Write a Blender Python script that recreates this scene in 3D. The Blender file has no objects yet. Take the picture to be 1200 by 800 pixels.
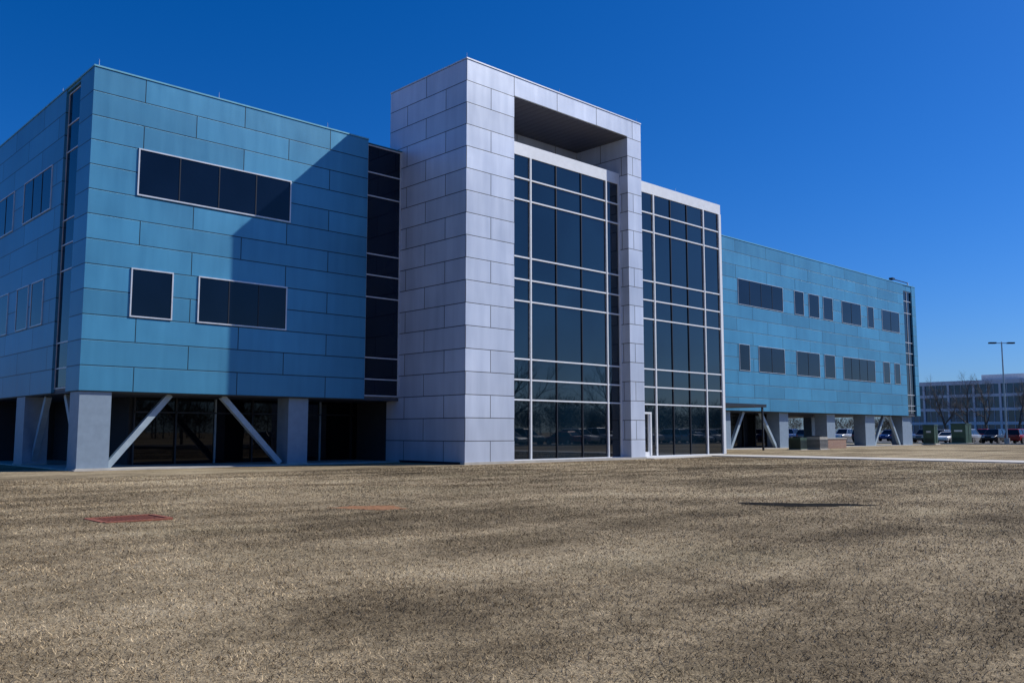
import bpy, bmesh, math, random
import numpy as np
from mathutils import Vector, Matrix, noise
random.seed(7); rng=np.random.default_rng(11)
scene=bpy.context.scene; COL=scene.collection

# ------------------------------------------------------------------ helpers
def new_mat(name):
    m=bpy.data.materials.new(name); m.use_nodes=True
    nt=m.node_tree; b=nt.nodes["Principled BSDF"]; return m,nt,b
def N(nt,t,**kw):
    n=nt.nodes.new(t)
    for k,v in kw.items():
        if k in n.inputs.keys(): n.inputs[k].default_value=v
        else: setattr(n,k,v)
    return n
def L(nt,a,b): nt.links.new(a,b)
def math_n(nt,op,a,b=None,c=None):
    n=nt.nodes.new("ShaderNodeMath"); n.operation=op
    for i,x in enumerate([a,b,c]):
        if x is None: continue
        if isinstance(x,(int,float)): n.inputs[i].default_value=x
        else: L(nt,x,n.inputs[i])
    return n.outputs[0]
def ramp(nt,fac,stops):
    r=nt.nodes.new("ShaderNodeValToRGB"); e=r.color_ramp.elements
    while len(e)<len(stops): e.new(0.5)
    for i,(p,c) in enumerate(stops):
        e[i].position=p; e[i].color=(*c,1) if len(c)==3 else c
    L(nt,fac,r.inputs[0]); return r.outputs[0]
def mixc(nt,fac,a,b,mode='MIX'):
    n=nt.nodes.new("ShaderNodeMix"); n.data_type='RGBA'; n.blend_type=mode
    for s,x in ((0,fac),(6,a),(7,b)):
        if isinstance(x,(int,float)): n.inputs[s].default_value=x
        elif isinstance(x,tuple): n.inputs[s].default_value=(*x,1)
        else: L(nt,x,n.inputs[s])
    return n.outputs[2]
def noise_n(nt,vec,scale,detail=3,rough=.55):
    n=N(nt,"ShaderNodeTexNoise",Scale=scale,Detail=detail,Roughness=rough)
    if vec is not None: L(nt,vec,n.inputs["Vector"])
    return n.outputs["Fac"]

def empty(name,loc=(0,0,0),rot=0):
    e=bpy.data.objects.new(name,None); e.location=loc; e.rotation_euler=(0,0,rot)
    e.empty_display_size=.3; COL.objects.link(e); return e

class MB:
    def __init__(s): s.v=[];s.f=[];s.m=[];s.mats=[]
    def mi(s,mat):
        if mat not in s.mats: s.mats.append(mat)
        return s.mats.index(mat)
    def poly(s,pts,faces,mat):
        o=len(s.v); s.v+= [tuple(p) for p in pts]; k=s.mi(mat)
        for f in faces: s.f.append(tuple(o+i for i in f)); s.m.append(k)
    def box(s,x0,x1,y0,y1,z0,z1,mat):
        p=[(x0,y0,z0),(x1,y0,z0),(x1,y1,z0),(x0,y1,z0),(x0,y0,z1),(x1,y0,z1),(x1,y1,z1),(x0,y1,z1)]
        s.poly(p,[(0,3,2,1),(4,5,6,7),(0,1,5,4),(1,2,6,5),(2,3,7,6),(3,0,4,7)],mat)
    def beam(s,a,b,w,mat,w2=None):
        a=Vector(a);b=Vector(b);d=(b-a).normalized()
        up=Vector((0,0,1)) if abs(d.z)<.95 else Vector((0,1,0))
        r=d.cross(up).normalized(); u=r.cross(d)
        w2=w if w2 is None else w2
        pts=[]
        for c,ww in ((a,w),(b,w2)):
            for i,j in ((-1,-1),(1,-1),(1,1),(-1,1)): pts.append(c+r*i*ww/2+u*j*ww/2)
        s.poly(pts,[(0,1,2,3),(7,6,5,4),(0,4,5,1),(1,5,6,2),(2,6,7,3),(3,7,4,0)],mat)
    def cyl(s,a,b,r0,r1,mat,n=10,caps=True):
        a=Vector(a);b=Vector(b);d=(b-a).normalized()
        up=Vector((0,0,1)) if abs(d.z)<.9 else Vector((1,0,0))
        r=d.cross(up).normalized(); u=r.cross(d)
        pts=[]
        for c,rr in ((a,r0),(b,r1)):
            for i in range(n):
                t=2*math.pi*i/n; pts.append(c+(r*math.cos(t)+u*math.sin(t))*rr)
        f=[(i,(i+1)%n,n+(i+1)%n,n+i) for i in range(n)]
        if caps: f+= [tuple(range(n))[::-1],tuple(range(n,2*n))]
        s.poly(pts,f,mat)
    def build(s,name,parent=None,smooth=False,bevel=0):
        me=bpy.data.meshes.new(name); me.from_pydata(s.v,[],s.f)
        for m in s.mats: me.materials.append(m)
        me.polygons.foreach_set("material_index",s.m)
        bm=bmesh.new(); bm.from_mesh(me); bmesh.ops.recalc_face_normals(bm,faces=bm.faces); bm.to_mesh(me); bm.free()
        if smooth: me.polygons.foreach_set("use_smooth",[True]*len(me.polygons))
        ob=bpy.data.objects.new(name,me); COL.objects.link(ob)
        if parent: ob.parent=parent
        if bevel:
            b=ob.modifiers.new("bevel",'BEVEL'); b.width=bevel; b.segments=2; b.limit_method='ANGLE'
        return ob

# ------------------------------------------------------------------ materials
def panel_mat(name,col,u0,z0,bw,rh,metal,rough,var=.1,seam=.015):
    m,nt,b=new_mat(name)
    g=N(nt,"ShaderNodeNewGeometry"); sp=N(nt,"ShaderNodeSeparateXYZ"); L(nt,g.outputs["Position"],sp.inputs[0])
    u=math_n(nt,'SUBTRACT',math_n(nt,'ADD',sp.outputs[0],sp.outputs[1]),u0)
    v=math_n(nt,'SUBTRACT',sp.outputs[2],z0)
    cb=N(nt,"ShaderNodeCombineXYZ"); L(nt,u,cb.inputs[0]); L(nt,v,cb.inputs[1])
    br=N(nt,"ShaderNodeTexBrick"); br.offset=.5; br.offset_frequency=2
    br.inputs["Scale"].default_value=1; br.inputs["Mortar Size"].default_value=seam
    br.inputs["Mortar Smooth"].default_value=.3; br.inputs["Brick Width"].default_value=bw; br.inputs["Row Height"].default_value=rh
    c1=tuple(c*(1-var) for c in col); c2=tuple(min(1,c*(1+var)) for c in col)
    br.inputs["Color1"].default_value=(*c1,1); br.inputs["Color2"].default_value=(*c2,1)
    br.inputs["Mortar"].default_value=(*[c*.12 for c in col],1)
    L(nt,cb.outputs[0],br.inputs["Vector"])
    st=N(nt,"ShaderNodeMapping"); st.inputs["Scale"].default_value=(1,1,.12); L(nt,g.outputs["Position"],st.inputs[0])
    n1=noise_n(nt,st.outputs[0],2.2,4); n2=noise_n(nt,g.outputs["Position"],.3,2)
    k=ramp(nt,math_n(nt,'ADD',math_n(nt,'MULTIPLY',n1,.45),math_n(nt,'MULTIPLY',n2,.55)),[(.3,(.78,.80,.83)),(.7,(1.12,1.12,1.12))])
    L(nt,mixc(nt,1.0,br.outputs["Color"],k,'MULTIPLY'),b.inputs["Base Color"])
    b.inputs["Metallic"].default_value=metal
    L(nt,math_n(nt,'ADD',math_n(nt,'MULTIPLY',n1,.12),rough-.06),b.inputs["Roughness"])
    bp=N(nt,"ShaderNodeBump",Strength=.6,Distance=.02); bp.invert=True
    L(nt,br.outputs["Fac"],bp.inputs["Height"])
    bp2=N(nt,"ShaderNodeBump",Strength=.16,Distance=.05)
    L(nt,noise_n(nt,g.outputs["Position"],.9,1),bp2.inputs["Height"]); L(nt,bp.outputs[0],bp2.inputs["Normal"])
    L(nt,bp2.outputs[0],b.inputs["Normal"]); return m
def plain(name,col,rough=.5,metal=0,var=.12,scale=3,bump=0):
    m,nt,b=new_mat(name); g=N(nt,"ShaderNodeNewGeometry")
    n=noise_n(nt,g.outputs["Position"],scale,5)
    L(nt,ramp(nt,n,[(.3,tuple(c*(1-var) for c in col)),(.7,tuple(min(1,c*(1+var)) for c in col))]),b.inputs["Base Color"])
    b.inputs["Roughness"].default_value=rough; b.inputs["Metallic"].default_value=metal
    if bump:
        bp=N(nt,"ShaderNodeBump",Strength=bump,Distance=.02); L(nt,noise_n(nt,g.outputs["Position"],scale*12,4),bp.inputs["Height"]); L(nt,bp.outputs[0],b.inputs["Normal"])
    return m
def glass(name,col,warp=.03,spec=.5):
    m,nt,b=new_mat(name); g=N(nt,"ShaderNodeNewGeometry")
    n=noise_n(nt,g.outputs["Position"],.25,2)
    L(nt,ramp(nt,n,[(.35,tuple(c*.6 for c in col)),(.65,tuple(c*1.4 for c in col))]),b.inputs["Base Color"])
    b.inputs["Roughness"].default_value=.015; b.inputs["Specular IOR Level"].default_value=spec
    bp=N(nt,"ShaderNodeBump",Strength=warp,Distance=.05); L(nt,noise_n(nt,g.outputs["Position"],.7,1),bp.inputs["Height"]); L(nt,bp.outputs[0],b.inputs["Normal"])
    return m
TEAL=panel_mat("teal_metal_panels",(.062,.268,.430),39.26+14.5-2.4,3.34,4.8,1.083,.2,.40,var=.12,seam=.024)
SILV=panel_mat("silver_metal_panels",(.58,.63,.72),28.8+33.77,0,3.4,1.1655,.2,.40,var=.08,seam=.024)
COPT=plain("teal_coping",(.16,.42,.52),.4,.2)
ALU=plain("aluminium_frame",(.62,.64,.67),.4,.3)
WHT=plain("white_frame",(.74,.76,.78),.45,0,.05)
DKF=plain("dark_frame",(.02,.022,.028),.4,.2)
GL=glass("tinted_glass",(.003,.007,.018),.03,.38)
GL2=glass("curtain_glass",(.003,.011,.020),.02,.85)
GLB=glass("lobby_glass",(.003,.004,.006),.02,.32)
STEEL=plain("painted_steel",(.34,.42,.47),.5,.2)
COLM=plain("column_cladding",(.24,.31,.38),.5,.2,.08)
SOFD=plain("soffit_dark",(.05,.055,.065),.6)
DARKW=plain("dark_fill_wall",(.03,.032,.036),.8)
CONC=plain("concrete",(.42,.40,.36),.85,0,.15,1.5,.3)
CORE=plain("roof_membrane",(.25,.25,.25),.8)
def soffit_mat():
    m,nt,b=new_mat("soffit_slats"); g=N(nt,"ShaderNodeNewGeometry"); sp=N(nt,"ShaderNodeSeparateXYZ"); L(nt,g.outputs["Position"],sp.inputs[0])
    fr=math_n(nt,'FRACT',math_n(nt,'MULTIPLY',sp.outputs[0],2.0))
    L(nt,ramp(nt,fr,[(0,(.015,.015,.02)),(.14,(.08,.08,.10)),(1,(.11,.11,.13))]),b.inputs["Base Color"]); b.inputs["Roughness"].default_value=.45
    return m
SOFS=soffit_mat()

# ------------------------------------------------------------------ terrain height
def sstep(a,b,x):
    t=np.clip((x-a)/(b-a),0,1); return t*t*(3-2*t)
def gz(x,y):
    x=np.asarray(x,float); y=np.asarray(y,float)
    z=.25*sstep(45,60,x)
    w=sstep(2,5,np.hypot(x,y))*(1-sstep(27,31,y))*(1-sstep(42,46,x))*sstep(-9,-5,y)*.6
    z=z+w*(.035*np.sin(x*.55+1.2*np.sin(y*.31))+.03*np.sin(y*.7+.8*np.sin(x*.4))+.02*np.sin(x*1.3+y*.9))
    return z

# ------------------------------------------------------------------ lawn
def lawn_color(nt,pos,fine=True):
    big=noise_n(nt,pos,.11,3,.6); mid=noise_n(nt,pos,.5,4,.6); sm=noise_n(nt,pos,6,4,.6)
    # mowing streaks: noise stretched along X
    mp=N(nt,"ShaderNodeMapping"); mp.inputs["Rotation"].default_value=(0,0,.12); mp.inputs["Scale"].default_value=(.05,.85,1); L(nt,pos,mp.inputs[0])
    mow=noise_n(nt,mp.outputs[0],1.0,2,.5)
    f=math_n(nt,'ADD',math_n(nt,'MULTIPLY',big,.36),math_n(nt,'ADD',math_n(nt,'MULTIPLY',mid,.24),math_n(nt,'ADD',math_n(nt,'MULTIPLY',sm,.20),math_n(nt,'MULTIPLY',mow,.20))))
    base=ramp(nt,f,[(.38,(.105,.080,.048)),(.46,(.215,.168,.103)),(.54,(.375,.300,.190)),(.63,(.53,.44,.295))])
    green=noise_n(nt,pos,.22,2,.5)
    gm=ramp(nt,green,[(.55,(0,0,0)),(.75,(.25,.25,.25))])
    base=mixc(nt,gm,base,(.14,.13,.07))
    if fine:
        fn=noise_n(nt,pos,42,3,.75)
        k=ramp(nt,fn,[(.3,(.3,.28,.25)),(.5,(.95,.95,.95)),(.72,(1.6,1.55,1.45))])
        base=mixc(nt,1.0,base,k,'MULTIPLY')
    return base
def lawn_mat():
    m,nt,b=new_mat("dormant_grass"); g=N(nt,"ShaderNodeNewGeometry")
    c=lawn_color(nt,g.outputs["Position"]); L(nt,c,b.inputs["Base Color"])
    b.inputs["Roughness"].default_value=.95; b.inputs["Specular IOR Level"].default_value=.1
    bp=N(nt,"ShaderNodeBump",Strength=.8,Distance=.04)
    h=math_n(nt,'ADD',noise_n(nt,g.outputs["Position"],30,4,.7),noise_n(nt,g.outputs["Position"],5,3,.6))
    L(nt,h,bp.inputs["Height"]); L(nt,bp.outputs[0],b.inputs["Normal"]); return m
LAWN=lawn_mat()
xs=np.concatenate([[-2500,-900,-300,-100,-50],np.arange(-24,60,.5),np.arange(60,124,2.0),[140,180,260,500,1200,3000]])
ys=np.concatenate([[-2500,-900,-300,-100,-50],np.arange(-24,34,.5),np.arange(34,66,2.0),[80,110,180,400,1200,3000]])
XX,YY=np.meshgrid(xs,ys,indexing='ij'); ZZ=gz(XX,YY)
nv=len(ys); verts=np.stack([XX,YY,ZZ],-1).reshape(-1,3)
ii,jj=np.meshgrid(np.arange(len(xs)-1),np.arange(nv-1),indexing='ij')
a=(ii*nv+jj).ravel(); faces=np.stack([a,a+nv,a+nv+1,a+1],-1)
me=bpy.data.meshes.new("lawn"); me.from_pydata(verts.tolist(),[],faces.tolist()); me.materials.append(LAWN)
me.polygons.foreach_set("use_smooth",[True]*len(me.polygons))
COL.objects.link(bpy.data.objects.new("lawn",me))

# flat irregular ground patches: one near-black, one reddish bare earth
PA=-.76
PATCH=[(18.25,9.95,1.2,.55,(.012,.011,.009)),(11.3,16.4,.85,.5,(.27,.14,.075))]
def add_patch(x,y,rx,ry,col,seed):
    r=random.Random(seed); m,nt,b=new_mat("ground_patch"); g=N(nt,"ShaderNodeNewGeometry")
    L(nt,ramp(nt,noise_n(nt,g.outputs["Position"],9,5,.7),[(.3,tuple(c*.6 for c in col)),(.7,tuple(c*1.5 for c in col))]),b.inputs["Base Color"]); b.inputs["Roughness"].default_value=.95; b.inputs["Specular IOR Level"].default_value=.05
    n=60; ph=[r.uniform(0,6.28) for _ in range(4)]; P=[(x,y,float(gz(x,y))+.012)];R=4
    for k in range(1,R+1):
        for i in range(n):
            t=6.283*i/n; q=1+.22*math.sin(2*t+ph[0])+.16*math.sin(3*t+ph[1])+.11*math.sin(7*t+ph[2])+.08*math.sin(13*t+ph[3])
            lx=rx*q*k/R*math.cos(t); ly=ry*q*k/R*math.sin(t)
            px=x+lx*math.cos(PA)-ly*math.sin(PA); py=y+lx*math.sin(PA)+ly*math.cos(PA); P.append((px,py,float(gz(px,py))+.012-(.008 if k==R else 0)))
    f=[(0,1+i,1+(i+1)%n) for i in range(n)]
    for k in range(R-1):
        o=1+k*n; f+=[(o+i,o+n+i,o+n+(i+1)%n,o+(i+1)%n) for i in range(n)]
    w=MB(); w.poly(P,f,m); w.build("ground_patch")
for i,(x,y,rx,ry,c) in enumerate(PATCH): add_patch(x,y,rx,ry,c,i+4)

def tri_mesh(name,P,mat,rnd=None):
    n=len(P); me=bpy.data.meshes.new(name)
    me.vertices.add(n*3); me.vertices.foreach_set("co",P.ravel()); me.loops.add(n*3); me.loops.foreach_set("vertex_index",np.arange(n*3,dtype=np.int32))
    me.polygons.add(n); me.polygons.foreach_set("loop_start",np.arange(0,n*3,3,dtype=np.int32)); me.update(calc_edges=True)
    if rnd is not None:
        at=me.attributes.new("rnd",'FLOAT','FACE'); at.data.foreach_set("value",rnd.astype(np.float32))
    me.materials.append(mat); ob=bpy.data.objects.new(name,me); COL.objects.link(ob); return ob
def blades():
    n=900000
    r=2.0+56*rng.random(n)**1.3; th=.8118+(rng.random(n)-.5)*1.55
    x=r*np.cos(th); y=r*np.sin(th)
    keep=(y<33.0)&~((x>48.9)&(y<34))
    pat=np.sin(x*2.1+1.7*np.sin(y*1.3))*np.sin(y*2.4+1.3*np.sin(x*1.9))
    keep&=(rng.random(n)<.8+.2*pat)
    keep&=~((x>5.6)&(x<7.0)&(y>16.4)&(y<17.6))
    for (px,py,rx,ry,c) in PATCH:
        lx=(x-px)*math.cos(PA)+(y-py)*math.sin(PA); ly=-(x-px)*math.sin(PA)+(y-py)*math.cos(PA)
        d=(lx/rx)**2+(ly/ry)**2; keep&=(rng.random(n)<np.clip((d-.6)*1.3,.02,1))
    x=x[keep];y=y[keep];r=r[keep];n=len(x); z=gz(x,y)-.004
    w=.0028*(1+(r/9)**1.0); hh=(.010+.028*rng.random(n)**1.6)*(1+.2*(r/30)); ln=(.01+.05*rng.random(n))
    a1=rng.random(n)*6.283; a2=rng.random(n)*6.283
    P=np.empty((n,3,3))
    P[:,0,0]=x-np.cos(a1)*w;P[:,0,1]=y-np.sin(a1)*w;P[:,0,2]=z
    P[:,1,0]=x+np.cos(a1)*w;P[:,1,1]=y+np.sin(a1)*w;P[:,1,2]=z
    P[:,2,0]=x+np.cos(a2)*ln;P[:,2,1]=y+np.sin(a2)*ln;P[:,2,2]=z+hh
    m,nt,b=new_mat("dry_grass_blade"); g=N(nt,"ShaderNodeNewGeometry")
    c=lawn_color(nt,g.outputs["Position"],False)
    A=N(nt,"ShaderNodeAttribute"); A.attribute_name="rnd"
    k=ramp(nt,A.outputs["Fac"],[(0,(.48,.40,.33)),(.4,(1.0,.95,.88)),(.8,(1.45,1.38,1.28)),(.95,(1.9,1.83,1.75)),(1,(2.2,2.15,2.1))])
    L(nt,mixc(nt,1.0,c,k,'MULTIPLY'),b.inputs["Base Color"]); b.inputs["Roughness"].default_value=.8; b.inputs["Specular IOR Level"].default_value=.2
    tri_mesh("dry_grass",P,m,rng.random(n))
blades()

# ------------------------------------------------------------------ main building
B=empty("office_building")
ZB,ZT=3.34,17.42
w=MB()
w.box(12.28,26.48,39.26,41.0,ZB,ZT,TEAL)
w.box(12.28,14,43.0,64,ZB,ZT,TEAL)
w.box(12.32,14,41.0,43.0,17.30,ZT-.003,TEAL)
w.box(26.48,28.8,39.30,40.5,17.27,ZT-.12,TEAL)
w.box(53.05,95.2,39.26,40.2,ZB,ZT,TEAL)
w.box(95.2,97.4,39.30,40.2,16.8,ZT-.003,TEAL)
w.box(97.4,98.35,39.26,64,ZB,ZT,TEAL)
w.box(14,97.4,63,64,ZB,ZT,TEAL)
w.build("teal_walls",B)
w=MB()
w.box(12.45,97.6,39.50,63.2,ZB+.03,17.2,CORE)
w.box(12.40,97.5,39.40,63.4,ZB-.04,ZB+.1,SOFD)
w.build("core_and_soffit",B)
w=MB()   # copings
for (x0,x1,y0,y1) in [(12.25,26.5,39.23,39.5),(12.25,12.5,39.5,64),(53.05,98.38,39.23,39.5),(98.1,98.38,39.5,64.03),(12.5,98.1,63.8,64.03)]:
    w.box(x0,x1,y0,y1,ZT,ZT+.07,COPT)
w.build("parapet_coping",B)

gl=MB(); fr=MB()
def win_y(x0,x1,z0,z1,y,div=0,f=.06,proud=.05,fm=ALU,gm=GL):
    gl.box(x0+f,x1-f,y-.015,y+.3,z0+f,z1-f,gm)
    fr.box(x0,x1,y-proud,y+.02,z0,z0+f,fm); fr.box(x0,x1,y-proud,y+.02,z1-f,z1,fm)
    fr.box(x0,x0+f,y-proud,y+.02,z0+f,z1-f,fm); fr.box(x1-f,x1,y-proud,y+.02,z0+f,z1-f,fm)
    for i in range(1,div+1):
        xx=x0+(x1-x0)*i/(div+1); fr.box(xx-.025,xx+.025,y-.035,y+.02,z0+f,z1-f,DKF)
def win_x(y0,y1,z0,z1,x,div=0,f=.05):
    gl.box(x-.015,x+.3,y0+f,y1-f,z0+f,z1-f,GL)
    fr.box(x-.04,x+.02,y0,y1,z0,z0+f,ALU); fr.box(x-.04,x+.02,y0,y1,z1-f,z1,ALU)
    fr.box(x-.04,x+.02,y0,y0+f,z0+f,z1-f,ALU); fr.box(x-.04,x+.02,y1-f,y1,z0+f,z1-f,ALU)
    for i in range(1,div+1):
        yy=y0+(y1-y0)*i/(div+1); fr.box(x-.035,x+.02,yy-.025,yy+.025,z0+f,z1-f,DKF)
U0,U1,D0,D1=12.06,14.2,6.62,8.79
win_y(14.3,21.88,U0,U1,39.26,3)
win_y(14.2,16.08,D0,D1,39.26,0); win_y(17.25,21.8,D0,D1,39.26,2)
for a_,b_,d in [(62.76,69.9,3),(71.9,73.55,0),(74.5,76.4,0),(77.2,79.05,0),(80.9,84.9,1),(86.4,87.75,0),(89.7,93.85,1)]: win_y(a_,b_,U0,U1,39.26,d,f=.03,proud=.04)
for a_,b_,d in [(62.74,64.3,0),(65.7,69.9,1),(72,76.15,1),(77.1,79.1,0),(80.8,87.6,3),(89.55,91,0),(92.2,93.5,0)]: win_y(a_,b_,D0,D1,39.26,d,f=.03,proud=.04)
for a_,b_,d in [(44.5,49.05,2),(50.85,55.5,2),(57,61.5,2)]: win_x(a_,b_,U0,U1,12.28,d)
for a_,b_,d in [(44.9,46.8,0),(47.3,49.3,0),(50.9,52.8,0),(54.5,59,2)]: win_x(a_,b_,D0,D1,12.28,d)
# vertical glazed slots
HZ=[15.7,14.4,11.2,10.05,8.85,5.58,4.43]
gl.box(26.50,28.79,39.42,39.6,3.6,17.25,GL)
for z in HZ+[3.55,17.2]: fr.box(26.49,28.79,39.36,39.44,z-.03,z+.03,ALU)
for x in (26.52,28.74): fr.box(x-.03,x+.04,39.365,39.43,3.6,17.2,ALU)
gl.box(12.42,12.6,41.01,42.99,3.6,17.25,GL)
for z in HZ+[3.55,17.2]: fr.box(12.39,12.44,41.01,42.99,z-.025,z+.025,ALU)
for y in (41.04,42.95): fr.box(12.395,12.43,y-.02,y+.02,3.6,17.2,ALU)
gl.box(95.22,97.38,39.42,39.6,3.6,16.78,GL)
for z in HZ+[3.9,16.75]: fr.box(95.21,97.39,39.36,39.44,z-.03,z+.03,ALU)
fr.box(96.27,96.33,39.365,39.43,3.6,16.78,ALU)

# silver portal
w=MB()
ZP=20.98; PY=33.77; PB=40.5
w.box(28.8,32.2,PY,PB,0,ZP,SILV); w.box(41.9,43.24,PY,PB,0,ZP,SILV)
w.box(32.2,41.9,PY,PB,19.9,ZP,SILV); w.box(32.2,41.9,38.0,38.4,16.9,19.9,SILV)
w.build("silver_portal",B)
w=MB()
w.box(32.21,41.89,PY+.12,37.99,19.84,19.897,SOFS)
w.box(28.77,43.27,PY-.03,PY+.22,ZP,ZP+.07,ALU)
w.box(28.77,29.0,PY+.22,PB,ZP,ZP+.07,ALU); w.box(43.04,43.27,PY+.22,PB,ZP,ZP+.07,ALU)
w.box(28.74,43.3,PY-.05,PY+.3,.0,.12,CONC); w.box(28.74,28.9,PY+.3,39.2,.0,.12,DKF)
w.build("portal_soffit_and_trim",B)
# curtain wall
YG=34.5
w=MB(); HG=[15.66,14.44,11.21,9.97,8.77,5.58,4.45,3.36]
w.box(32.21,41.89,YG,37.9,.02,16.95,GL2); w.box(43.25,52.9,YG,39.2,.02,16.95,GL2)
w.build("curtain_glass",B)
w=MB()
w.box(32.21,41.89,YG-.06,37.95,16.95,17.65,WHT)
w.box(43.25,53.04,YG-.06,39.6,16.95,17.65,WHT)
for z in HG:
    w.box(32.21,41.89,YG-.08,YG+.02,z-.04,z+.04,WHT)
    w.box(43.25,52.95,YG-.08,YG+.02,z-.04,z+.04,WHT)
    w.box(52.85,53.0,YG+.03,39.2,z-.04,z+.04,WHT)
for x in (34.1,40.6,45.3,50.9): w.box(x-.05,x+.05,YG-.10,YG+.02,.1,16.95,WHT)
w.box(41.75,41.89,YG-.09,YG+.02,.1,16.95,WHT); w.box(52.75,53.03,YG-.11,YG+.1,.0,16.95,WHT)
for x in (36.2,38.35,47.15,49.0): w.box(x-.035,x+.035,YG-.06,YG+.02,.1,16.95,DKF)
for (x0,x1) in ((32.21,41.89),(43.25,52.75)): w.box(x0,x1,YG-.14,YG+.02,.0,.16,WHT)
# entrance door
w.box(43.5,43.62,YG-.15,YG+.02,.16,2.75,WHT); w.box(44.55,44.67,YG-.15,YG+.02,.16,2.75,WHT); w.box(43.5,44.67,YG-.151,YG+.02,2.75,2.87,WHT)
w.box(43.62,43.72,YG-.1,YG+.02,.16,2.75,WHT); w.box(44.45,44.55,YG-.1,YG+.02,.16,2.75,WHT); w.box(43.72,44.45,YG-.1,YG+.02,.16,.4,WHT)
w.build("curtain_wall_mullions",B)
gl.build("window_glass",B); fr.build("window_frames",B)
# columns and braces
w=MB()
def col(x0,x1,y0,y1,z=0.0): w.box(x0,x1,y0,y1,z,ZB-.02,COLM); w.box(x0-.04,x1+.04,y0-.04,y1+.04,z,z+.1,CONC)
col(12.35,13.65,39.35,40.55); col(22.25,23.35,39.6,40.7); col(12.35,13.45,47.2,48.6); col(12.35,13.5,57,58.3)
for x0,x1 in [(60.7,61.9),(69.5,71.0),(78.0,79.6),(85.9,88.0),(94.6,97.0)]: col(x0,x1,39.7,40.9,.2)
for x0 in (60.7,69.5,78,86,94.6):
    col(x0,x0+1.1,61,62.1,.2)
    if x0>77: col(x0,x0+1.0,50,51,.2)
for a_,b_ in [((16.4,39.95,3.3),(13.75,39.95,.1)),((18.9,39.95,3.3),(22.0,39.95,.1)),((12.9,42.7,3.3),(12.9,40.5,.1)),((12.9,45.5,3.3),(12.9,47.4,.1)),
    ((64.2,40,3.3),(62.2,40,.3)),((66.9,40,3.3),(69.3,40,.3)),((90.7,40,3.3),(88.3,40,.3)),((92.1,40,3.3),(94.3,40,.3)),
    ((16.4,61.5,3.3),(13.75,61.5,.1))]: w.beam(a_,b_,.26,STEEL)
w.build("columns_and_braces",B)
w=MB()
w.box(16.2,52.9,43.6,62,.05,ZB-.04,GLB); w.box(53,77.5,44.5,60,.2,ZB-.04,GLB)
w.box(12.7,16.1,55,55.3,.05,ZB-.04,DARKW); w.box(16.0,16.19,43.7,62,.05,ZB-.04,DARKW); w.box(28.9,32,40.52,43.55,.05,ZB-.05,DARKW)  # matte dark walls added so the space under the block stays dark
w.build("lobby_glazing",B)
w=MB()
for i,x in enumerate(np.arange(16.2,28.7,2.05)): w.box(x-.04,x+.04,43.5,43.62,.05,ZB-.05,STEEL if i in (2,5) else DKF)
for x in list(np.arange(53.4,77.5,2.0)): w.box(x-.04,x+.04,44.4,44.52,.2,ZB-.05,DKF)
w.box(16.15,28.75,43.5,43.63,2.55,2.62,DKF)
w.build("lobby_mullions",B)
w=MB(); w.box(12.2,28.74,39.1,63,-.1,.05,CONC); w.box(53.05,98.3,39.1,63.5,-.1,.29,CONC); w.build("ground_slab",B)
w=MB(); w.box(53.06,60.5,35.6,39.2,3.5,3.72,DKF); w.beam((60.2,35.8,3.5),(60.2,35.8,.2),.12,DKF); w.build("entrance_canopy",B)
w=MB()
for x,y,z in [(12.5,39.4,ZT+.06),(18,39.4,ZT+.06),(24,39.4,ZT+.06),(12.4,44,ZT+.06),(28.95,33.95,ZP+.06),(43.1,33.95,ZP+.06),(36,33.95,ZP+.06),(48,34.6,17.6),(52.8,34.6,17.6),(60,39.4,ZT),(70,39.4,ZT),(80,39.4,ZT),(90,39.4,ZT),(98.2,39.4,ZT)]:
    w.cyl((x,y,z),(x,y,z+.35),.015,.006,ALU,6)
w.beam((97.6,39.7,17.4),(97.6,39.7,17.95),.1,ALU); w.beam((97.6,39.7,17.9),(93.8,39.7,17.9),.08,DKF); w.box(93.3,93.9,39.5,39.9,17.8,18.0,DKF)
w.box(95.5,98.0,40.2,41.5,17.4,17.75,CORE)
w.build("roof_fittings",B)

# ------------------------------------------------------------------ paving
def sheet(name,rects,mat,zoff):
    w=MB()
    for (x0,x1,y0,y1) in rects:
        nx=max(1,int((x1-x0)/1.5)); X=np.linspace(x0,x1,nx+1)
        for i in range(nx):
            za=.25*float(sstep(45,60,X[i]))+zoff; zb=.25*float(sstep(45,60,X[i+1]))+zoff
            w.poly([(X[i],y0,za),(X[i+1],y0,zb),(X[i+1],y1,zb),(X[i],y1,za),(X[i],y0,za-.2),(X[i+1],y0,zb-.2),(X[i+1],y1,zb-.2),(X[i],y1,za-.2)],
                   [(0,1,2,3),(0,4,5,1),(1,5,6,2),(2,6,7,3),(3,7,4,0)],mat)
    return w.build(name)
WALK=plain("sidewalk_concrete",(.52,.49,.44),.9,0,.1,1.2,.2)
sheet("sidewalk",[(43.3,49.5,33.2,34.3),(49.5,51.4,6.5,34.3)],WALK,.05)
m,nt,b=new_mat("asphalt"); g=N(nt,"ShaderNodeNewGeometry")
L(nt,ramp(nt,noise_n(nt,g.outputs["Position"],1.1,6,.7),[(.3,(.045,.045,.047)),(.7,(.085,.083,.08))]),b.inputs["Base Color"]); b.inputs["Roughness"].default_value=.9
ASPH=m
LINE=plain("road_paint",(.7,.7,.68),.8)
w=MB(); w.box(108,205,-60,150,.1,.262,ASPH); w.box(34,107.9,-9,6,.1,.262,ASPH)
w.build("parking_lot")
w=MB()
for y in np.arange(-50,140,2.75): w.box(117.5,122.6,y-.06,y+.06,.2,.267,LINE); w.box(136,141,y-.06,y+.06,.2,.267,LINE)
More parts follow.
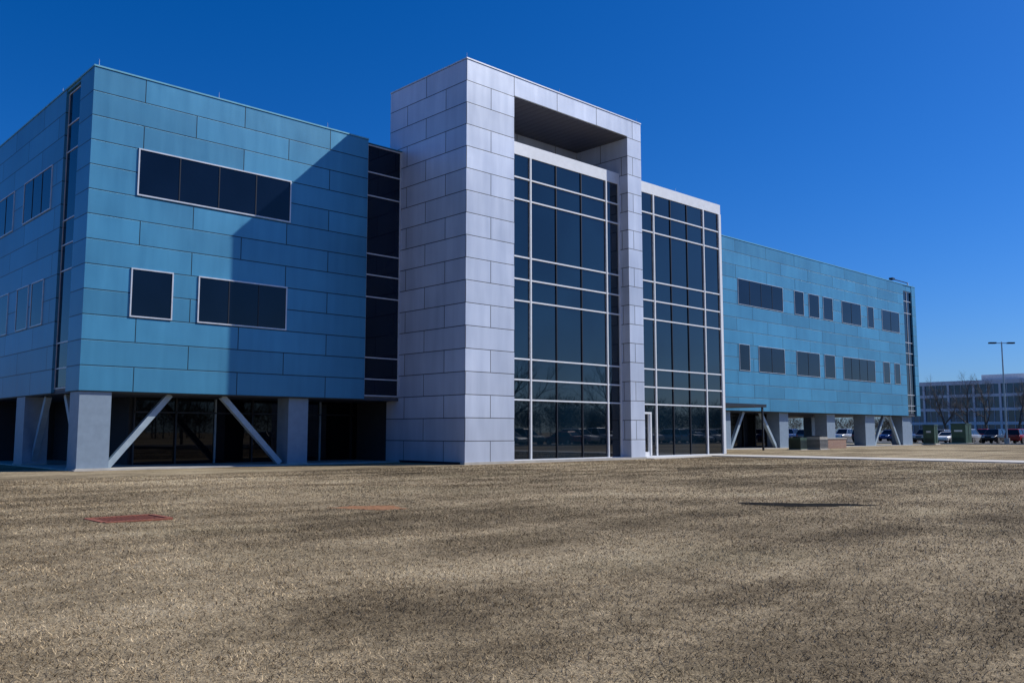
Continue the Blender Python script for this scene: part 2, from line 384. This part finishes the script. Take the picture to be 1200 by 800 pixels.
for x in np.arange(36,107,2.75): w.box(x-.06,x+.06,.5,5.5,.2,.267,LINE)
w.build("parking_markings")
w=MB(); w.box(107.85,108,6,150,.1,.39,CONC); w.box(34,107.85,6,6.15,.05,.39,CONC); w.build("kerb")

# ------------------------------------------------------------------ cars
TYRE=plain("tyre_rubber",(.02,.02,.02),.8); CG=glass("car_glass",(.01,.012,.015),0); RED=plain("tail_lamp",(.35,.01,.01),.3); HL=plain("head_lamp",(.7,.7,.7),.2); HUB=plain("wheel_hub",(.4,.4,.42),.3,.7)
paints=[plain("car_paint_"+n,c,.25,m_) for n,c,m_ in [("white",(.75,.75,.75),0),("silver",(.45,.47,.5),.4),("black",(.02,.02,.025),.1),("red",(.30,.02,.02),.1),("blue",(.03,.07,.2),.2),("grey",(.12,.125,.13),.4)]]
def car(x,y,rot,kind,paint,z=.265):
    e=empty("parked_car",(x,y,z),rot)
    body=MB()
    if kind=='sedan': st=[(-2.3,.45,.72,.72),(-2.22,.3,.92,.84),(-1.5,.24,.98,.9),(-.4,.22,.95,.91),(.8,.22,.95,.91),(1.6,.24,.88,.89),(2.15,.3,.78,.82),(2.32,.42,.66,.68)]; gh=(-1.85,-1.15,.35,1.15,.95,1.45)
    elif kind=='suv': st=[(-2.3,.5,.85,.8),(-2.25,.38,1.08,.88),(-1.5,.32,1.1,.94),(0,.3,1.08,.95),(1.0,.3,1.08,.94),(1.7,.32,1.02,.92),(2.2,.38,.92,.86),(2.35,.5,.75,.74)]; gh=(-2.2,-1.95,.45,1.15,1.08,1.76)
    else: st=[(-2.7,.6,1.05,.88),(-2.65,.5,1.15,.93),(-1.2,.42,1.15,.96),(0,.4,1.14,.96),(1.2,.4,1.14,.96),(2.1,.42,1.1,.95),(2.6,.48,1.0,.9),(2.75,.6,.8,.82)]; gh=(-.95,-.8,.55,1.2,1.13,1.85)
    pts=[];n=8
    for (sx,zb,zt,hw) in st:
        zm=zb+(zt-zb)*.55
        pts+=[(sx,-hw*.92,zb),(sx,-hw,zm),(sx,-hw*.95,zt-.06),(sx,-hw*.85,zt),(sx,hw*.85,zt),(sx,hw*.95,zt-.06),(sx,hw,zm),(sx,hw*.92,zb)]
    f=[]
    for i in range(len(st)-1):
        for j in range(n): f.append((i*n+j,i*n+(j+1)%n,(i+1)*n+(j+1)%n,(i+1)*n+j))
    f+=[tuple(range(n)),tuple(range((len(st)-1)*n,len(st)*n))[::-1]]
    body.poly(pts,f,paint)
    x0,x1,x2,x3,zb,zt=gh; hb,ht=.82,.64
    q=[(x0,-hb,zb-.02),(x3,-hb,zb-.02),(x3,hb,zb-.02),(x0,hb,zb-.02),(x1,-ht,zt-.05),(x2,-ht,zt-.05),(x2,ht,zt-.05),(x1,ht,zt-.05)]
    body.poly(q,[(0,1,5,4),(1,2,6,5),(2,3,7,6),(3,0,4,7)],CG)
    body.poly([(x1-.05,-ht-.03,zt-.06),(x2+.05,-ht-.03,zt-.06),(x2+.05,ht+.03,zt-.06),(x1-.05,ht+.03,zt-.06),(x1+.1,-ht+.1,zt),(x2-.1,-ht+.1,zt),(x2-.1,ht-.1,zt),(x1+.1,ht-.1,zt)],[(0,3,2,1),(4,5,6,7),(0,1,5,4),(1,2,6,5),(2,3,7,6),(3,0,4,7)],paint)
    for a_,b_ in ((q[0],q[4]),(q[1],q[5]),(q[2],q[6]),(q[3],q[7])): body.beam(a_,b_,.08,paint)
    xm=(x1+x2)/2
    for s_ in (-1,1): body.beam((xm,s_*hb*1.0,zb-.02),(xm,s_*(ht+.005),zt-.05),.07,paint)
    body.build("body",e,bevel=.03)
    wl=MB(); wx=1.42 if kind!='pickup' else 1.75; wr=.33 if kind=='sedan' else .38
    hw=st[3][3]
    for sx in (-wx,wx):
        for s_ in (-1,1):
            wl.cyl((sx,s_*(hw-.22),wr),(sx,s_*(hw+.015),wr),wr,wr,TYRE,18); wl.cyl((sx,s_*(hw+.016),wr),(sx,s_*(hw+.03),wr),wr*.62,wr*.55,HUB,14)
    wl.build("wheels",e)
    li=MB(); zt=st[1][2]
    for s_ in (-1,1):
        li.box(st[0][0]-.02,st[0][0]+.12,s_*.62-.14,s_*.62+.14,zt-.22,zt-.08,RED); zz=st[-2][2]
        li.box(st[-1][0]-.14,st[-1][0]+.01,s_*.55-.16,s_*.55+.16,zz-.2,zz-.08,HL)
    li.build("lamps",e); return e
K=['sedan','suv','pickup']
i=0
for y in np.arange(-20,100,2.75):
    i+=1
    if (30<y<42) or random.random()<.8:
        car(120+random.uniform(-.3,.3),y+1.37,random.choice([0,math.pi]),K[(i*7)%3] if not 30<y<42 else 'suv',paints[(i*5)%6])
for y in np.arange(-10,95,2.75):
    i+=1
    if random.random()<.6: car(138.5+random.uniform(-.3,.3),y+1.37,random.choice([0,math.pi]),K[i%3],paints[(i*5+2)%6])
for x in np.arange(44,104,2.75):
    i+=1
    if random.random()<.8: car(x+1.37,3+random.uniform(-.3,.3),math.pi/2*random.choice([1,-1]),K[(i*4)%3],paints[random.choice([0,0,1,1,2,3,4,5])])

# ------------------------------------------------------------------ trees
BARK=plain("bark",(.09,.075,.06),.9,0,.3,6)
def bare_tree(x,y,z,H,seed):
    rnd=random.Random(seed); t=MB()
    def grow(p,d,l,r,depth):
        segs=3; q=p
        for s_ in range(segs):
            d=(d+Vector((rnd.uniform(-.16,.16),rnd.uniform(-.16,.16),rnd.uniform(-.02,.12)))).normalized()
            q2=q+d*l/segs; r2=r*.86
            t.cyl(q,q2,r,r2,BARK,6 if depth<3 else 3,False); q=q2; r=r2
            if depth<5 and (s_>0 or depth>0):
                for _ in range(1 if depth<4 else 2):
                    a_=rnd.uniform(0,6.28); sp=rnd.uniform(.45,.95)
                    side=d.orthogonal().normalized(); side.rotate(Matrix.Rotation(a_,3,d))
                    grow(q,(d*math.cos(sp)+side*math.sin(sp)).normalized(),l*rnd.uniform(.55,.75),r*.62,depth+1)
        if depth<5: grow(q,d,l*.7,r*.85,depth+1)
    grow(Vector((0,0,0)),Vector((0,0,1)),H*.32,H*.02,0)
    o=t.build("bare_tree"); o.location=(x,y,z); return o
bare_tree(148,55,.2,12,1); bare_tree(150,49.5,.2,12,2); bare_tree(160,56,.2,13,3); bare_tree(165,50,.2,12,9)
bare_tree(60,-11,.2,13,4); bare_tree(76,-12,.2,15,5); bare_tree(96,-12,.2,14,6); bare_tree(44,-16,.2,9,8)
TW=plain("distant_twigs",(.075,.062,.048),.95,0,.35,.2)
def treeline(segs,seed):
    r=np.random.default_rng(seed); P=[]
    for (xa,ya,xb,yb,n,H) in segs:
        for k in range(n):
            t=r.random(); cx=xa+(xb-xa)*t+r.normal()*6; cy=ya+(yb-ya)*t+r.normal()*6; h=H*(.6+.5*r.random()); rad=h*.45
            m_=900
            d=r.normal(size=(m_,3)); d/=np.linalg.norm(d,axis=1)[:,None]; e_=d*(r.random(m_)[:,None]**.5); q=e_*np.array([rad,rad,h*.48])+np.array([cx,cy,h*.5])
            a_=e_*np.array([1.0,1.0,.6])+r.normal(size=(m_,3))*.35; a_[:,2]+=.6; a_*=(.6+.8*r.random(m_))[:,None]; b_=r.normal(size=(m_,3))*np.array([.05,.05,.02])
            P.append(np.stack([q-b_,q+b_,q+a_],1))
            P.append(np.array([[[cx-.2,cy,0],[cx+.2,cy,0],[cx,cy,h*.8]]]))
    tri_mesh("treeline",np.concatenate(P),TW)
treeline([(340,-60,330,260,120,10),(300,260,-120,330,120,10),(-150,-110,320,-110,260,12)],3)

# ------------------------------------------------------------------ distant office building
D=empty("glass_office_building")
w=MB(); X0=233; Y0,Y1=8,98; DW=plain("pale_cladding",(.62,.64,.66),.6); DG=glass("distant_glass",(.02,.05,.09),0,.8)
w.box(X0+.3,X0+30,Y0+.3,Y1-.3,0,13.6,DG)
w.build("glazing",D)
w=MB()
for z in (0,3.5,6.9,10.3,13.4): w.box(X0,X0+30.3,Y0,Y1,z,z+(.7 if z<13 else 1.0),DW)
for y in np.arange(Y0,Y1+.1,6): w.box(X0-.1,X0+.35,y-.25,y+.25,.9,13.4,DW)
for y in np.arange(Y0,Y1,1.5): w.box(X0+.1,X0+.33,y-.04,y+.04,.9,13.4,DW)
w.box(X0+6,X0+18,Y0+6,Y0+22,14.5,17.5,DW); w.box(X0+6,X0+14,70,80,14.5,16,DW)
w.build("frame",D)

# ------------------------------------------------------------------ site furniture
def lamp(x,y,h,rot=0):
    e=empty("street_lamp",(x,y,.25),rot); w=MB()
    w.cyl((0,0,0),(0,0,.7),.3,.3,CONC,14); w.cyl((0,0,.7),(0,0,h),.11,.07,STEEL,10)
    w.beam((-.9,0,h-.15),(.9,0,h-.15),.08,STEEL)
    for s_ in (-1,1): w.box(s_*1.1-.4,s_*1.1+.4,-.2,.2,h-.22,h-.05,DKF)
    w.build("pole_and_heads",e)
lamp(113.6,35.6,12,2.4); lamp(128,-2,10,0); lamp(62,-5.5,10,0)
GRN=plain("utility_green",(.035,.075,.045),.5,0,.15)
def ubox(x,y,wd,dp,hh):
    e=empty("utility_box",(x,y,.25)); w=MB()
    w.box(-wd/2-.15,wd/2+.15,-dp/2-.15,dp/2+.15,0,.15,CONC)
    w.box(-wd/2,wd/2,-dp/2,dp/2,.15,hh-.1,GRN); w.box(-wd/2-.05,wd/2+.05,-dp/2-.05,dp/2+.05,hh-.1,hh,GRN)
    w.box(-.02,.02,-dp/2-.03,-dp/2,.25,hh-.2,DKF); w.box(-wd/2-.03,-wd/2,-dp/2+.35,dp/2-.35,hh*.6,hh*.6+.2,LINE)
    for k in range(5): w.box(-wd/2-.025,-wd/2,-dp/2+.15,dp/2-.15,.3+k*.09,.34+k*.09,DKF)
    w.build("cabinet",e,bevel=.02)
ubox(100.6,39.2,1.0,1.2,2.2); ubox(109.6,39.2,1.9,1.6,2.4)
BEI=plain("beige_metal",(.38,.35,.29),.5)
def acu(x,y,wd,dp,hh,mat):
    e=empty("air_conditioning_unit",(x,y,.2)); w=MB()
    w.box(-wd/2-.1,wd/2+.1,-dp/2-.1,dp/2+.1,0,.1,CONC); w.box(-wd/2,wd/2,-dp/2,dp/2,.1,hh,mat)
    for k in range(7): w.box(-wd/2-.02,wd/2+.02,-dp/2-.02,dp/2+.02,.2+k*(hh-.35)/7,.24+k*(hh-.35)/7,DKF)
    w.cyl((0,0,hh),(0,0,hh+.08),min(wd,dp)*.38,min(wd,dp)*.38,DKF,20); w.build("casing",e)
acu(64.3,35.2,1.0,1.0,1.0,GRN); acu(66.3,34.6,1.3,1.1,1.05,BEI)
m,nt,b=new_mat("brick"); g=N(nt,"ShaderNodeNewGeometry"); sp=N(nt,"ShaderNodeSeparateXYZ"); L(nt,g.outputs["Position"],sp.inputs[0]); cb=N(nt,"ShaderNodeCombineXYZ"); L(nt,math_n(nt,'ADD',sp.outputs[0],sp.outputs[1]),cb.inputs[0]); L(nt,sp.outputs[2],cb.inputs[1])
br=N(nt,"ShaderNodeTexBrick"); L(nt,cb.outputs[0],br.inputs[0]); br.inputs["Scale"].default_value=1; br.inputs["Brick Width"].default_value=.22; br.inputs["Row Height"].default_value=.075; br.inputs["Mortar Size"].default_value=.008
br.inputs["Color1"].default_value=(.24,.11,.07,1); br.inputs["Color2"].default_value=(.3,.16,.1,1); br.inputs["Mortar"].default_value=(.35,.32,.28,1); L(nt,br.outputs[0],b.inputs["Base Color"]); b.inputs["Roughness"].default_value=.9
w=MB(); w.box(70.0,74.5,36.2,36.5,.1,1.05,m); w.box(69.95,74.55,36.15,36.55,1.05,1.13,CONC); w.build("brick_wall")
RUST=plain("rusty_iron",(.24,.075,.04),.8,0,.3,9); PIT=plain("grate_pit",(.10,.035,.02),.9)
def grate(x,y,wd,dp,rot,mat):
    e=empty("drain_grate",(x,y,float(gz(x,y))-.005),rot); w=MB()
    w.box(-wd/2,wd/2,-dp/2,dp/2,-.15,.008,PIT)
    for s_ in (-1,1):
        w.box(-wd/2,wd/2,s_*dp/2-.05,s_*dp/2+.05,-.05,.03,mat); w.box(s_*wd/2-.05,s_*wd/2+.05,-dp/2+.05,dp/2-.05,-.05,.03,mat)
    for k in np.arange(-wd/2+.1,wd/2-.05,.075): w.box(k-.018,k+.018,-dp/2+.05,dp/2-.05,-.02,.022,mat)
    w.build("grate",e)
grate(6.3,17.0,1.2,1.0,0,RUST)

# ------------------------------------------------------------------ light, world, camera
to_sun=Vector((9.98,-5.49,10.12)).normalized()
sd=bpy.data.lights.new("sun",'SUN'); sd.energy=5.0; sd.angle=math.radians(.5); sd.color=(1,.965,.91)
so=bpy.data.objects.new("sun",sd); so.rotation_euler=to_sun.to_track_quat('Z','Y').to_euler(); so.location=(0,0,50); COL.objects.link(so)
W=bpy.data.worlds.new("World"); scene.world=W; W.use_nodes=True; nt=W.node_tree
bg=nt.nodes["Background"]; sk=nt.nodes.new("ShaderNodeTexSky"); sk.sky_type='NISHITA'; sk.sun_disc=False
sk.sun_elevation=math.asin(to_sun.z); sk.sun_rotation=math.atan2(to_sun.x,to_sun.y)
sk.altitude=200; sk.air_density=1.0; sk.dust_density=.8; sk.ozone_density=2.5
tint=mixc(nt,1.0,sk.outputs[0],(.50,.74,1.25),'MULTIPLY')
hs=nt.nodes.new("ShaderNodeHueSaturation"); hs.inputs["Saturation"].default_value=1.15; nt.links.new(tint,hs.inputs["Color"])
nt.links.new(hs.outputs[0],bg.inputs[0]); bg.inputs[1].default_value=.086
cd=bpy.data.cameras.new("camera"); co=bpy.data.objects.new("camera",cd); COL.objects.link(co)
cd.sensor_width=36; cd.lens=1035.4/1200*36; cd.clip_end=8000; cd.clip_start=.05
co.location=(0,0,1.6); co.rotation_mode='XYZ'
F=Vector((math.cos(.8118)*math.cos(.1025),math.sin(.8118)*math.cos(.1025),math.sin(.1025)))
q=F.to_track_quat('-Z','Y'); co.rotation_euler=q.to_euler()
scene.camera=co
scene.view_settings.view_transform='Standard'; scene.view_settings.look='None'; scene.view_settings.exposure=0
